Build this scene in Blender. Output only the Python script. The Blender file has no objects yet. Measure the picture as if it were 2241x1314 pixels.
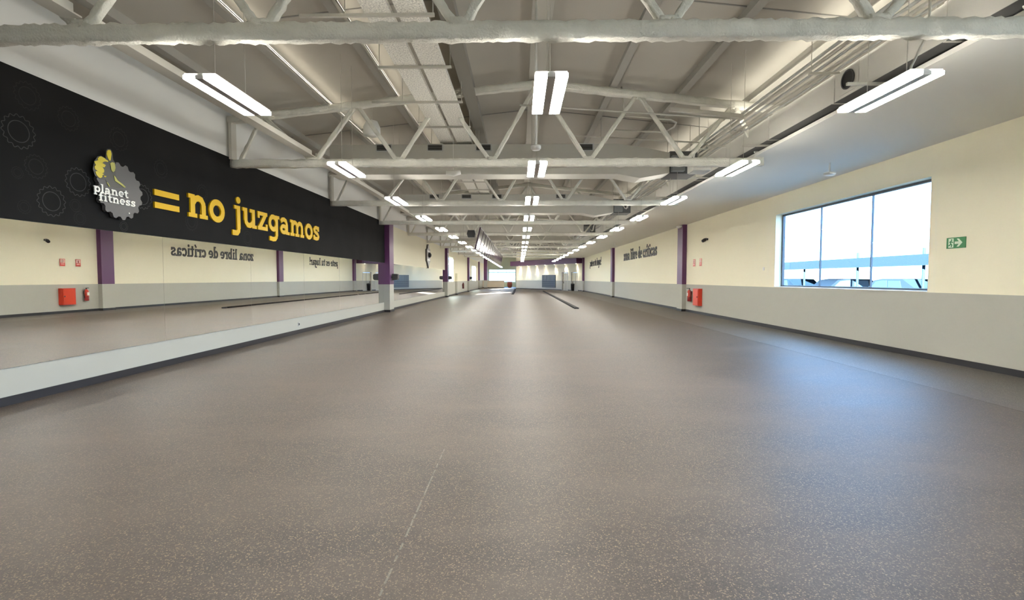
import bpy, math, random
from mathutils import Matrix, Vector

# ------------------------------------------------------------------ camera, world, sun, exposure
SC = bpy.context.scene
W, H, F = 2241, 1314, 1068.0
PITCH, YAW, ROLL, HC = -0.0437, 0.0153, 0.0003, 1.5
cy, sy, cp, sp = math.cos(YAW), math.sin(YAW), math.cos(PITCH), math.sin(PITCH)
FWD = Vector((-sy * cp, cy * cp, sp)); RGT = Vector((cy, sy, 0)); UPV = RGT.cross(FWD)
RGT, UPV = (RGT * math.cos(ROLL) + UPV * math.sin(ROLL), UPV * math.cos(ROLL) - RGT * math.sin(ROLL))
cam_data = bpy.data.cameras.new('camera'); cam = bpy.data.objects.new('camera', cam_data)
SC.collection.objects.link(cam); SC.camera = cam
cam_data.sensor_width = 36.0; cam_data.lens = 36.0 * F / W; cam_data.clip_end = 400
cam.matrix_world = Matrix(((RGT.x, UPV.x, -FWD.x, 0), (RGT.y, UPV.y, -FWD.y, 0), (RGT.z, UPV.z, -FWD.z, HC), (0, 0, 0, 1)))

world = bpy.data.worlds.new('sky'); SC.world = world; world.use_nodes = True
bg = world.node_tree.nodes['Background']
bg.inputs['Color'].default_value = (0.38, 0.64, 1.0, 1); bg.inputs['Strength'].default_value = 15.0
sun_data = bpy.data.lights.new('sun', 'SUN'); sun_data.energy = 380.0; sun_data.angle = 0.01; sun_data.color = (1, 0.96, 0.90)
sun = bpy.data.objects.new('sun', sun_data); SC.collection.objects.link(sun)
sun.rotation_euler = Vector((0.41, 0.86, -0.26)).to_track_quat('-Z', 'Y').to_euler(); sun.location = (-20, -20, 20)
SC.view_settings.view_transform = 'Standard'; SC.view_settings.look = 'None'
SC.view_settings.exposure = 0.0; SC.view_settings.gamma = 1.0; SC.view_settings.use_curve_mapping = False
SC.cycles.max_bounces = 9; SC.cycles.diffuse_bounces = 5; SC.cycles.glossy_bounces = 4
SC.cycles.transparent_max_bounces = 8; SC.cycles.caustics_reflective = False; SC.cycles.caustics_refractive = False
SC.cycles.sample_clamp_indirect = 60.0
LAMP = 96.0

# ------------------------------------------------------------------ materials
MATS = {}
def mat(name, col, rough=0.6, metal=0.0, emit=None, estr=0.0, spec=0.5, noise=None, bump=None, coat=0.0):
    if name in MATS: return MATS[name]
    m = bpy.data.materials.new(name); m.use_nodes = True; MATS[name] = m
    nt = m.node_tree; b = nt.nodes['Principled BSDF']
    b.inputs['Base Color'].default_value = (*col, 1); b.inputs['Roughness'].default_value = rough
    b.inputs['Metallic'].default_value = metal; b.inputs['Specular IOR Level'].default_value = spec
    b.inputs['Coat Weight'].default_value = coat
    if emit:
        b.inputs['Emission Color'].default_value = (*emit, 1); b.inputs['Emission Strength'].default_value = estr
    tc = None
    if noise or bump:
        tc = nt.nodes.new('ShaderNodeTexCoord')
    if noise:                      # (scale, amount)
        n = nt.nodes.new('ShaderNodeTexNoise'); n.inputs['Scale'].default_value = noise[0]; n.inputs['Detail'].default_value = 4
        nt.links.new(tc.outputs['Object'], n.inputs['Vector'])
        r = nt.nodes.new('ShaderNodeMapRange'); r.inputs['To Min'].default_value = 1 - noise[1]; r.inputs['To Max'].default_value = 1 + noise[1]
        r.inputs['From Min'].default_value = 0.3; r.inputs['From Max'].default_value = 0.7
        nt.links.new(n.outputs['Fac'], r.inputs['Value'])
        v = nt.nodes.new('ShaderNodeVectorMath'); v.operation = 'SCALE'; v.inputs[0].default_value = col
        nt.links.new(r.outputs['Result'], v.inputs['Scale']); nt.links.new(v.outputs['Vector'], b.inputs['Base Color'])
    if bump:                       # (scale, strength, distance)
        n = nt.nodes.new('ShaderNodeTexNoise'); n.inputs['Scale'].default_value = bump[0]; n.inputs['Detail'].default_value = 5
        nt.links.new(tc.outputs['Object'], n.inputs['Vector'])
        bp = nt.nodes.new('ShaderNodeBump'); bp.inputs['Strength'].default_value = bump[1]; bp.inputs['Distance'].default_value = bump[2]
        nt.links.new(n.outputs['Fac'], bp.inputs['Height']); nt.links.new(bp.outputs['Normal'], b.inputs['Normal'])
    return m

def floor_mat(name, base, fleck, lift):
    m = bpy.data.materials.new(name); m.use_nodes = True; nt = m.node_tree; b = nt.nodes['Principled BSDF']; N = nt.nodes.new; Lk = nt.links.new
    tc = N('ShaderNodeTexCoord')
    vo = N('ShaderNodeTexVoronoi'); vo.inputs['Scale'].default_value = 165; Lk(tc.outputs['Object'], vo.inputs['Vector'])
    sep = N('ShaderNodeSeparateColor'); Lk(vo.outputs['Color'], sep.inputs['Color'])
    cr = N('ShaderNodeValToRGB'); Lk(sep.outputs['Red'], cr.inputs['Fac'])
    e = cr.color_ramp.elements; e[0].position = 0.0; e[0].color = (*[c * 0.42 for c in base], 1); e[1].position = 1.0; e[1].color = (*fleck, 1)
    for p, k in ((0.45, 0.7), (0.84, 1.15)):
        x = e.new(p); x.color = (*[c * k for c in base], 1)
    no = N('ShaderNodeTexNoise'); no.inputs['Scale'].default_value = 0.55; no.inputs['Detail'].default_value = 6; no.inputs['Roughness'].default_value = 0.62
    mp = N('ShaderNodeMapping'); mp.inputs['Scale'].default_value = (0.7, 1.5, 1); Lk(tc.outputs['Object'], mp.inputs['Vector']); Lk(mp.outputs['Vector'], no.inputs['Vector'])
    mr = N('ShaderNodeMapRange'); mr.inputs['From Min'].default_value = 0.40; mr.inputs['From Max'].default_value = 0.68
    mr.inputs['To Min'].default_value = 0.0; mr.inputs['To Max'].default_value = lift; Lk(no.outputs['Fac'], mr.inputs['Value'])
    mx = N('ShaderNodeMix'); mx.data_type = 'RGBA'; Lk(mr.outputs['Result'], mx.inputs['Factor']); Lk(cr.outputs['Color'], mx.inputs[6])
    mx.inputs[7].default_value = (0.138, 0.107, 0.084, 1)
    # faint glue line along one joint of the rubber rolls
    sx = N('ShaderNodeSeparateXYZ'); Lk(tc.outputs['Object'], sx.inputs['Vector'])
    wob = N('ShaderNodeTexNoise'); wob.inputs['Scale'].default_value = 16; Lk(tc.outputs['Object'], wob.inputs['Vector'])
    def math_(op, a, bv, c=None):
        q = N('ShaderNodeMath'); q.operation = op
        for i, t in enumerate((a, bv) if c is None else (a, bv, c)):
            if isinstance(t, (int, float)): q.inputs[i].default_value = t
            else: Lk(t, q.inputs[i])
        return q.outputs[0]
    d = math_('ABSOLUTE', math_('ADD', sx.outputs['X'], 0.66), 0)
    line = math_('LESS_THAN', d, 0.006)
    line = math_('MULTIPLY', line, math_('GREATER_THAN', wob.outputs['Fac'], 0.47))
    line = math_('MULTIPLY', line, math_('LESS_THAN', sx.outputs['Y'], 4.3))
    line = math_('MULTIPLY', line, 0.16)
    mx2 = N('ShaderNodeMix'); mx2.data_type = 'RGBA'; Lk(line, mx2.inputs['Factor']); Lk(mx.outputs[2], mx2.inputs[6]); mx2.inputs[7].default_value = (0.5, 0.48, 0.43, 1)
    Lk(mx2.outputs[2], b.inputs['Base Color'])
    rr = N('ShaderNodeMapRange'); rr.inputs['To Min'].default_value = 0.42; rr.inputs['To Max'].default_value = 0.62; Lk(no.outputs['Fac'], rr.inputs['Value'])
    Lk(rr.outputs['Result'], b.inputs['Roughness']); b.inputs['Specular IOR Level'].default_value = 0.52
    bp = N('ShaderNodeBump'); bp.inputs['Strength'].default_value = 0.25; bp.inputs['Distance'].default_value = 0.002
    Lk(sep.outputs['Green'], bp.inputs['Height']); Lk(bp.outputs['Normal'], b.inputs['Normal'])
    MATS[name] = m; return m

def mirror_mat():
    m = bpy.data.materials.new('mirror_silver'); m.use_nodes = True; b = m.node_tree.nodes['Principled BSDF']
    b.inputs['Base Color'].default_value = (0.95, 0.96, 0.94, 1); b.inputs['Metallic'].default_value = 1; b.inputs['Roughness'].default_value = 0.0
    MATS['mirror'] = m
def glass_mat():
    m = bpy.data.materials.new('window_glass'); m.use_nodes = True; nt = m.node_tree; nt.nodes.remove(nt.nodes['Principled BSDF'])
    t = nt.nodes.new('ShaderNodeBsdfTransparent'); t.inputs['Color'].default_value = (0.86, 0.94, 1.0, 1)
    g = nt.nodes.new('ShaderNodeBsdfGlossy'); g.inputs['Roughness'].default_value = 0.02
    lw = nt.nodes.new('ShaderNodeLayerWeight'); lw.inputs['Blend'].default_value = 0.5
    fr = nt.nodes.new('ShaderNodeMath'); fr.operation = 'POWER'; fr.inputs[1].default_value = 5.0; nt.links.new(lw.outputs['Facing'], fr.inputs[0])
    mx = nt.nodes.new('ShaderNodeMixShader'); nt.links.new(fr.outputs[0], mx.inputs[0]); nt.links.new(t.outputs[0], mx.inputs[1]); nt.links.new(g.outputs[0], mx.inputs[2])
    nt.links.new(mx.outputs[0], nt.nodes['Material Output'].inputs['Surface']); MATS['glass'] = m
mirror_mat(); glass_mat()
floor_mat('rubber', (0.050, 0.036, 0.027), (0.24, 0.165, 0.10), 0.55)
floor_mat('rubber_strip', (0.085, 0.079, 0.073), (0.27, 0.24, 0.20), 0.6)
CREAM = mat('cream_paint', (0.885, 0.845, 0.66), 0.85, spec=0.2, bump=(60, 0.05, 0.004))
DADO = mat('grey_paint', (0.465, 0.465, 0.41), 0.8, spec=0.25, bump=(60, 0.05, 0.004))
WHITE = mat('white_paint', (0.80, 0.80, 0.77), 0.7, bump=(40, 0.05, 0.004))
SKIRT = mat('dark_skirting', (0.02, 0.02, 0.024), 0.4)
ROOF = mat('roof_deck_paint', (0.49, 0.465, 0.41), 0.85, noise=(0.6, 0.06))
SPRAY = mat('sprayed_plaster', (0.78, 0.765, 0.69), 0.9, noise=(6, 0.06), bump=(45, 0.6, 0.02))
STEEL = mat('white_steel', (0.54, 0.52, 0.46), 0.6)
SOFF = mat('soffit_plaster', (0.86, 0.84, 0.78), 0.75)
PURPLE = mat('purple_paint', (0.115, 0.033, 0.11), 0.45)
BLACKP = mat('black_panel', (0.0145, 0.0143, 0.0138), 0.75, spec=0.08, noise=(1.2, 0.15))
GEARL = mat('gear_print', (0.058, 0.058, 0.056), 0.7, spec=0.1)
GEARF = mat('gear_print_faint', (0.027, 0.027, 0.026), 0.7, spec=0.1)
YELLOW = mat('yellow_acrylic', (0.74, 0.45, 0.002), 0.4, spec=0.15)
HANDY = mat('yellow_print', (0.66, 0.53, 0.02), 0.35)
OLIVE = mat('olive_print', (0.42, 0.40, 0.08), 0.4)
SIGNG = mat('dark_grey_sign', (0.075, 0.072, 0.072), 0.4)
WHITEL = mat('white_letter', (0.85, 0.84, 0.78), 0.4)
BLACKL = mat('black_letter', (0.02, 0.017, 0.012), 0.5)
BLACK = mat('black_plastic', (0.012, 0.011, 0.012), 0.35)
DARKM = mat('dark_metal', (0.05, 0.05, 0.05), 0.5)
FRAMEM = mat('anthracite_frame', (0.05, 0.055, 0.065), 0.35)
ALU = mat('galvanised', (0.50, 0.51, 0.49), 0.5)
DUCT = mat('duct_white', (0.60, 0.585, 0.53), 0.6)
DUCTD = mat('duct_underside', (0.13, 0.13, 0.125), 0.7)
GRIL = mat('grille_grey', (0.16, 0.15, 0.13), 0.6)
TRAY = mat('tray_perforated', (0.80, 0.78, 0.71), 0.6, noise=(45, 0.35))
HOUSE = mat('lamp_housing', (0.72, 0.71, 0.68), 0.5)
DIFF = mat('lamp_diffuser', (0.9, 0.9, 0.9), 0.5, emit=(1.0, 0.965, 0.885), estr=LAMP)
DOWN = mat('downlight_glow', (0.9, 0.9, 0.9), 0.5, emit=(1.0, 0.88, 0.72), estr=30)
PLAST = mat('white_plastic', (0.82, 0.81, 0.77), 0.4)
RED = mat('red_enamel', (0.62, 0.045, 0.02), 0.35)
REDD = mat('red_dark', (0.33, 0.02, 0.02), 0.4)
GREEN = mat('exit_green', (0.02, 0.20, 0.055), 0.45)
PALEG = mat('exit_symbol', (0.72, 0.85, 0.66), 0.5)
BEIGE = mat('beige_laminate', (0.62, 0.54, 0.43), 0.5)
BRICKR = mat('reddish_brown', (0.30, 0.07, 0.05), 0.5)
SLATE = mat('slate_panel', (0.085, 0.10, 0.115), 0.4)
SLATE2 = mat('slate_tile', (0.14, 0.165, 0.18), 0.35)
SCREEN = mat('tv_screen', (0.02, 0.008, 0.018), 0.13, spec=0.15)
TVB = mat('tv_back', (0.07, 0.03, 0.06), 0.35)
CONC = mat('concrete', (0.13, 0.125, 0.115), 0.9)
CARS = [mat('car_navy', (0.004, 0.009, 0.015), 0.5, spec=0.1), mat('car_grey', (0.008, 0.014, 0.02), 0.5, spec=0.1), mat('car_black', (0.003, 0.006, 0.01), 0.5, spec=0.1)]
CARG = mat('car_glass', (0.012, 0.03, 0.045), 0.4, spec=0.2)
CANOPY = mat('canopy_steel', (0.007, 0.014, 0.022), 0.8, spec=0.05)
LEAF = mat('leaf_green', (0.06, 0.19, 0.09), 0.7, noise=(3, 0.4))
BARK = mat('bark', (0.10, 0.07, 0.05), 0.9)

# ------------------------------------------------------------------ mesh helpers
COL = SC.collection
class MB:
    def __init__(s): s.v = []; s.f = []; s.m = []; s.mats = []
    def mi(s, m):
        if m not in s.mats: s.mats.append(m)
        return s.mats.index(m)
    def add(s, vs, fs, m):
        o = len(s.v); s.v += [tuple(p) for p in vs]; k = s.mi(m)
        for f in fs: s.f.append([i + o for i in f]); s.m.append(k)
        return s
    def box(s, x0, x1, y0, y1, z0, z1, m, M=None):
        vs = [Vector((x, y, z)) for z in (z0, z1) for y in (y0, y1) for x in (x0, x1)]
        if M is not None: vs = [M @ p for p in vs]
        return s.add(vs, [(0, 2, 3, 1), (4, 5, 7, 6), (0, 1, 5, 4), (2, 6, 7, 3), (0, 4, 6, 2), (1, 3, 7, 5)], m)
    def sweep(s, pts, r, m, n=8, cap=True):
        P = [Vector(p) for p in pts]; rings = []; prev = None
        for i, p in enumerate(P):
            if i == 0: d = P[1] - p
            elif i == len(P) - 1: d = p - P[i - 1]
            else: d = (P[i + 1] - p).normalized() + (p - P[i - 1]).normalized()
            d.normalize()
            a = prev - d * prev.dot(d) if prev is not None else d.cross(Vector((0, 0, 1)) if abs(d.z) < 0.9 else Vector((1, 0, 0)))
            a.normalize(); prev = a; b = d.cross(a)
            rr = r[i] if isinstance(r, (list, tuple)) else r
            rings.append([p + (a * math.cos(2 * math.pi * k / n) + b * math.sin(2 * math.pi * k / n)) * rr for k in range(n)])
        vs = [q for R in rings for q in R]; fs = []
        for i in range(len(P) - 1):
            for k in range(n):
                fs.append((i * n + k, i * n + (k + 1) % n, (i + 1) * n + (k + 1) % n, (i + 1) * n + k))
        if cap: fs += [tuple(range(n))[::-1], tuple((len(P) - 1) * n + k for k in range(n))]
        return s.add(vs, fs, m)
    def prism(s, poly, O, U, V, depth, m, front=0.0):
        """polygon in (u, v) extruded from O + front*N to O + (front+depth)*N with N = U x V"""
        O, U, V = Vector(O), Vector(U), Vector(V); N = U.cross(V); n = len(poly)
        a = [O + U * p[0] + V * p[1] + N * front for p in poly]; b = [q + N * depth for q in a]
        return s.add(a + b, [tuple(range(n))[::-1], tuple(range(n, 2 * n))] + [(i, (i + 1) % n, n + (i + 1) % n, n + i) for i in range(n)], m)
    def strip(s, pts, w, O, U, V, depth, m, closed=False, front=0.0):
        O, U, V = Vector(O), Vector(U), Vector(V); N = U.cross(V); P = [Vector((p[0], p[1])) for p in pts]; n = len(P); L = []; R = []
        for i in range(n):
            d0 = P[i] - P[i - 1] if (i or closed) else P[1] - P[0]
            d1 = P[(i + 1) % n] - P[i] if (i < n - 1 or closed) else d0
            d0 = d0.normalized(); d1 = d1.normalized(); t = (d0 + d1).normalized(); nn = Vector((-t.y, t.x))
            k = 1 / max(0.5, abs(nn.dot(Vector((-d0.y, d0.x))))); L.append(P[i] + nn * w / 2 * k); R.append(P[i] - nn * w / 2 * k)
        def q(p, h): return O + U * p.x + V * p.y + N * h
        vs = []
        for i in range(n): vs += [q(L[i], front), q(R[i], front), q(R[i], front + depth), q(L[i], front + depth)]
        fs = []
        for i in range(n if closed else n - 1):
            a, b = i * 4, ((i + 1) % n) * 4
            for k in range(4): fs.append((a + k, a + (k + 1) % 4, b + (k + 1) % 4, b + k))
        if not closed: fs += [(0, 1, 2, 3), (4 * n - 1, 4 * n - 2, 4 * n - 3, 4 * n - 4)]
        return s.add(vs, fs, m)
    def rough(s, p0, p1, w, h, m, seg, amp, rnd):
        p0, p1 = Vector(p0), Vector(p1); d = (p1 - p0).normalized(); a = Vector((0, 1, 0)); b = d.cross(a).normalized(); k = 3; ring = []
        for i in range(k): ring.append((-w / 2 + w * i / k, -h / 2))
        for i in range(k): ring.append((w / 2, -h / 2 + h * i / k))
        for i in range(k): ring.append((w / 2 - w * i / k, h / 2))
        for i in range(k): ring.append((-w / 2, h / 2 - h * i / k))
        n = len(ring); vs = []
        for i in range(seg + 1):
            c = p0 + (p1 - p0) * i / seg
            for (u, v) in ring:
                j = 1 + rnd.uniform(-amp, amp); vs.append(c + a * u * j + b * v * (1 + rnd.uniform(-amp, amp)) + d * rnd.uniform(-amp, amp) * 0.03)
        fs = [(i * n + q, i * n + (q + 1) % n, (i + 1) * n + (q + 1) % n, (i + 1) * n + q) for i in range(seg) for q in range(n)]
        fs += [tuple(range(n))[::-1], tuple(seg * n + q for q in range(n))]
        return s.add(vs, fs, m)
    def build(s, name, parent=None, smooth=False, at=None):
        me = bpy.data.meshes.new(name); me.from_pydata(s.v, [], s.f)
        for m in s.mats: me.materials.append(m)
        me.polygons.foreach_set('material_index', s.m)
        if smooth: me.polygons.foreach_set('use_smooth', [True] * len(s.f))
        me.update(); me.validate()
        o = bpy.data.objects.new(name, me); COL.objects.link(o)
        if parent is not None:
            o.parent = parent
        return o
def box_obj(name, x0, x1, y0, y1, z0, z1, m, parent=None): return MB().box(x0, x1, y0, y1, z0, z1, m).build(name, parent)
def tag(o, label, cat, group=None):
    o['label'] = label; o['category'] = cat
    if group: o['group'] = group
    return o
def struct(o, label=None):
    o['kind'] = 'structure'
    if label: o['label'] = label
    return o
def thing(name, label, cat, loc=(0, 0, 0), group=None, rz=0.0):
    o = bpy.data.objects.new(name, None); COL.objects.link(o); o.location = loc; o.rotation_euler = (0, 0, rz); o.empty_display_size = 0.1
    return tag(o, label, cat, group)
def dup(root, loc, label=None, rz=None):
    r = root.copy(); COL.objects.link(r); r.location = loc
    if rz is not None: r.rotation_euler = (0, 0, rz)
    if label: r['label'] = label
    for ch in list(root.children):
        c = ch.copy(); COL.objects.link(c); c.parent = r
        for g in list(ch.children):
            d = g.copy(); COL.objects.link(d); d.parent = c
    return r
ORD = ['first', 'second', 'third', 'fourth', 'fifth', 'sixth', 'seventh', 'eighth', 'ninth', 'tenth', 'eleventh', 'twelfth', 'thirteenth',
       'fourteenth', 'fifteenth', 'sixteenth', 'seventeenth', 'eighteenth', 'nineteenth', 'twentieth', 'twenty-first', 'twenty-second', 'twenty-third']
RND = random.Random(4)

# ------------------------------------------------------------------ room dimensions
XL, XR = -6.05, 7.64
XB = -6.00                       # face of the black bulkhead
ZD, ZS, XS = 1.245, 3.97, 4.75   # dado height, soffit height, soffit edge
RX = 0.37
def roof_z(x): return 5.71 - 0.11 * abs(x - RX)
YB, YE = -4.0, 90.0
FA, FB = Vector((XR, 59.0, 0)), Vector((-0.5, 73.0, 0))        # the slanting far wall

def wall_y(name, x0, x1, y0, y1, z1, holes, bands, face_splits=()):
    """wall along Y; bands = [(z_top, material)...]; holes = (y0,y1,z0,z1)"""
    ys = sorted({y0, y1, *[h[0] for h in holes], *[h[1] for h in holes]})
    zs = sorted({0.0, z1, *[b[0] for b in bands if b[0] < z1], *[h[2] for h in holes], *[h[3] for h in holes]})
    mb = MB()
    for a, b in zip(ys, ys[1:]):
        for c, d in zip(zs, zs[1:]):
            ym, zm = (a + b) / 2, (c + d) / 2
            if any(h[0] < ym < h[1] and h[2] < zm < h[3] for h in holes): continue
            m = next(bm for bt, bm in bands if zm < bt)
            mb.box(x0, x1, a, b, c, d, m)
    return struct(mb.build(name))

# ------------------------------------------------------------------ floor, walls, roof
SEAM = 5.68
fl = struct(MB().box(-7, SEAM, YB - 0.3, YE + 1, -0.2, 0, MATS['rubber']).build('floor'), 'speckled dark rubber gym floor')
MB().box(SEAM + 0.008, 8.0, YB - 0.3, YE + 1, -0.2, 0.0, MATS['rubber_strip']).build('floor_strip', fl)
MB().box(SEAM, SEAM + 0.008, YB - 0.3, YE + 1, -0.2, -0.006, SKIRT).build('floor_joint', fl)

WIN1 = (9.26, 14.75, 1.25, 3.40); WIN0 = (-2.2, 3.3, 1.25, 3.40)
wall_y('wall_right', XR, XR + 0.28, YB, 59.6, 5.05, [WIN1, WIN0], [(ZD, DADO), (9, CREAM)])['label'] = 'long cream wall with grey dado and one big window'
LW1, LW2 = (40.6, 44.6, 1.25, 3.40), (62.0, 67.5, 1.25, 3.2)
wall_y('wall_left', XL - 0.28, XL, YB, 22.0, 5.08, [], [(3.7, DADO), (9, WHITE)])
wall_y('wall_left_far', XL - 0.28, XL, 22.0, YE, 5.08, [LW1, LW2], [(ZD, DADO), (4.0, CREAM), (9, WHITE)])
struct(MB().box(XL - 0.28, XR + 0.28, YB - 0.25, YB, 0, 5.8, CREAM).build('wall_back'))
# end wall behind the reception with its window wall
WE = (-5.5, -0.75, 0.9, 3.15)
mb = MB()
for x0, x1, z0, z1 in ((XL, WE[0], 0, 5.2), (WE[1], 0.0, 0, 5.2), (WE[0], WE[1], 0, WE[2]), (WE[0], WE[1], WE[3], 5.2)):
    mb.box(x0, x1, 88.0, 88.25, z0, z1 + 0.6 if z1 > 5 else z1, CREAM)
struct(mb.build('wall_end'))
struct(MB().box(-0.5, -0.25, 73.0, 88.0, 0, 5.7, CREAM).build('wall_return'))
# slanting far wall, in its own frame: u runs from the window side to the middle of the hall
FU = (FB - FA).normalized(); FN = Vector((FU.y, -FU.x, 0)); FN = FN if FN.y < 0 else -FN; FL = (FB - FA).length
FM = Matrix(((FU.x, FN.x, 0, FA.x), (FU.y, FN.y, 0, FA.y), (0, 0, 1, 0), (0, 0, 0, 1)))    # local x = along, y = towards the camera
def far_u(px):
    d = FWD * F + RGT * (px - W / 2); k = (FA.x * FU.y - FA.y * FU.x) / (d.x * FU.y - d.y * FU.x)
    return (Vector((d.x, d.y, 0)) * k - FA).dot(FU)
D1 = (far_u(1242), far_u(1230)); D2 = (far_u(1264), far_u(1250))
us = [0, D2[0], D2[1], D1[0], D1[1], FL]; mb = MB()
for a, b in zip(us, us[1:]):
    if (a, b) in (D1, D2):
        mb.box(a, b, -0.25, 0, 2.25, 5.7, CREAM, FM)
    else:
        mb.box(a, b, -0.25, 0, 0, ZD, DADO, FM); mb.box(a, b, -0.25, 0, ZD, 5.7, CREAM, FM)
struct(mb.build('wall_far'))
for i, (a, b) in enumerate((D1, D2)):
    d = struct(MB().box(a, b, -0.22, -0.16, 0.01, ZD, DADO, FM).box(a, b, -0.22, -0.16, ZD, 2.24, CREAM, FM).build('door_%d' % (i + 1)))
    f = MB().box(a - 0.06, a, -0.2, 0.02, 0, 2.31, ALU, FM).box(b, b + 0.06, -0.2, 0.02, 0, 2.31, ALU, FM).box(a, b, -0.2, 0.02, 2.25, 2.31, GRIL, FM).build('door_frame', d)
    MB().box((a + b) / 2 - 0.01, (a + b) / 2 + 0.01, -0.16, -0.15, 0.01, 2.2, DARKM, FM).build('door_gap', d)
    MB().box(b - 0.16, b - 0.12, -0.16, -0.1, 0.9, 1.15, DARKM, FM).build('door_handle', d)

# roof deck with purlins
mb = MB(); t = 0.12
for x0, x1 in ((XL - 0.28, RX), (RX, XR + 0.28)):
    z0, z1 = roof_z(x0), roof_z(x1)
    mb.add([(x0, YB - 0.25, z0), (x1, YB - 0.25, z1), (x1, YE, z1), (x0, YE, z0), (x0, YB - 0.25, z0 + t), (x1, YB - 0.25, z1 + t), (x1, YE, z1 + t), (x0, YE, z0 + t)],
           [(0, 1, 2, 3), (7, 6, 5, 4), (0, 4, 5, 1), (1, 5, 6, 2), (2, 6, 7, 3), (3, 7, 4, 0)], ROOF)
ceil = struct(mb.build('ceiling'), 'grey sloping roof deck carried on long purlins')
for px in (-5.4, -4.0, -2.6, -1.0, 1.9, 3.28, 4.7, 6.2):
    z = roof_z(px); d = 0.4 if px == -1.0 else 0.16; w = 0.12 if px == -1.0 else 0.07
    pm = mat('dark_beam_paint', (0.30, 0.285, 0.25), 0.8) if px == -1.0 else mat('purlin_paint', (0.38, 0.365, 0.325), 0.85)
    m_ = MB().box(px - w / 2, px + w / 2, YB, 58.6, z - d + 0.02, z + 0.04, pm)
    m_.box(px - w, px + w, YB, 58.6, z - d, z - d + 0.02, pm)
    m_.build('purlin', ceil)
MB().box(0.19, 0.51, YB, 60, roof_z(RX) - 0.15, roof_z(RX) + 0.02, STEEL).build('ridge_beam', ceil)
# transverse deck joints
for k in range(12):
    y = 2.1 + 5.1 * k
    MB().box(XL, RX, y - 0.01, y + 0.01, 0, 0.012, mat('deck_joint_paint', (0.30, 0.29, 0.27), 0.8), Matrix.Translation((0, 0, 0)) @ Matrix(((1, 0, 0, 0), (0, 1, 0, 0), (0.11, 0, 1, roof_z(RX) - 0.11 * RX - 0.012), (0, 0, 0, 1)))).build('deck_joint', ceil)
    MB().box(RX, XR, y - 0.01, y + 0.01, 0, 0.012, mat('deck_joint_paint', (0.30, 0.29, 0.27), 0.8), Matrix(((1, 0, 0, 0), (0, 1, 0, 0), (-0.11, 0, 1, roof_z(RX) + 0.11 * RX - 0.012), (0, 0, 0, 1)))).build('deck_joint', ceil)
# plaster soffit along the window wall
struct(MB().box(XS, XR, YB, 59.4, ZS, ZS + 0.06, SOFF).build('ceiling_soffit'), 'flat plaster soffit along the window wall')

# black bulkhead over the mirrors
BH0, BH1 = 2.208, 4.01
bulk = struct(MB().box(XL, XB, YB, 21.68, BH0, BH1, BLACKP).build('wall_bulkhead'), 'long black bulkhead printed with faint gear outlines above the mirrors')

# skirtings
def skirt(name, x0, x1, y0, y1): return struct(box_obj(name, x0, x1, y0, y1, 0, 0.105, SKIRT))
skirt('baseboard_left', XL, XL + 0.018, YB, 40.0); skirt('baseboard_left_far', XL, XL + 0.018, 41.2, 87.9)
skirt('baseboard_right', XR - 0.018, XR, YB, 58.9)
struct(MB().box(0.1, D2[0] - 0.07, 0, 0.018, 0, 0.11, SKIRT, FM).box(D2[1] + 0.07, D1[0] - 0.07, 0, 0.018, 0, 0.11, SKIRT, FM).box(D1[1] + 0.07, FL, 0, 0.018, 0, 0.11, SKIRT, FM).build('baseboard_far'))

# columns
def column(name, x0, x1, y0, y1, ztop, label):
    c = struct(MB().box(x0, x1, y0, y1, 0.0, ZD, DADO).box(x0 - 0.006, x1 + 0.006, y0 - 0.006, y1 + 0.006, ZD, ztop, PURPLE).build(name), label)
    MB().box(x0 - 0.02, x1 + 0.02, y0 - 0.02, y1 + 0.02, 0, 0.105, SKIRT).build('column_skirting', c)
    return c
for i, y in enumerate((22.5, 39.4, 57.6)):
    column('column', XR - 0.19, XR, y, y + 0.7, ZS, 'purple wall column with grey base on the window wall, %s from the camera' % ORD[i])
for i, y in enumerate((21.7, 39.6, 56.6, 71.5)):
    column('column', XL, XL + (0.26 if i == 0 else 0.2), y, y + 0.7, 4.0 if i else 3.98, 'purple wall column with pale base on the mirror wall, %s from the camera' % ORD[i])
column('column', -5.55, -5.05, 76, 76.5, 4.6, 'free-standing purple column in front of the reception')
# short partition beside the mirror-side window
p = struct(MB().box(XL, -5.83, 45.8, 46.1, 0, ZD, DADO).box(XL, -5.83, 45.8, 46.1, ZD, 2.0, CREAM).build('partition'), 'short low partition sticking out of the mirror wall')
MB().box(XL, -5.81, 45.78, 46.12, 0, 0.105, SKIRT).build('partition_skirting', p)

# ------------------------------------------------------------------ windows
def window(name, plane, a0, a1, z0, z1, bars, axis='y', th=0.05, label=None, bar_w=0.02):
    """frame, panes and sill; plane is the x (or y) position of the frame"""
    def bx(mb, a, b, c, d, p0, p1, m):
        return mb.box(p0, p1, a, b, c, d, m) if axis == 'y' else mb.box(a, b, p0, p1, c, d, m)
    f = MB()
    bx(f, a0, a1, z0, z0 + th, plane, plane + 0.07, FRAMEM); bx(f, a0, a1, z1 - th, z1, plane, plane + 0.07, FRAMEM)
    bx(f, a0, a0 + th, z0 + th, z1 - th, plane, plane + 0.07, FRAMEM); bx(f, a1 - th, a1, z0 + th, z1 - th, plane, plane + 0.07, FRAMEM)
    w = struct(f.build(name), label)
    for b in bars: bx(MB(), b - bar_w / 2, b + bar_w / 2, z0 + th, z1 - th, plane + 0.01, plane + 0.05, FRAMEM).build('mullion', w)
    ed = [a0 + th] + list(bars) + [a1 - th]
    for a, b in zip(ed, ed[1:]): bx(MB(), a + 0.012, b - 0.012, z0 + th, z1 - th, plane + 0.025, plane + 0.037, MATS['glass']).build('pane', w)
    return w
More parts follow.
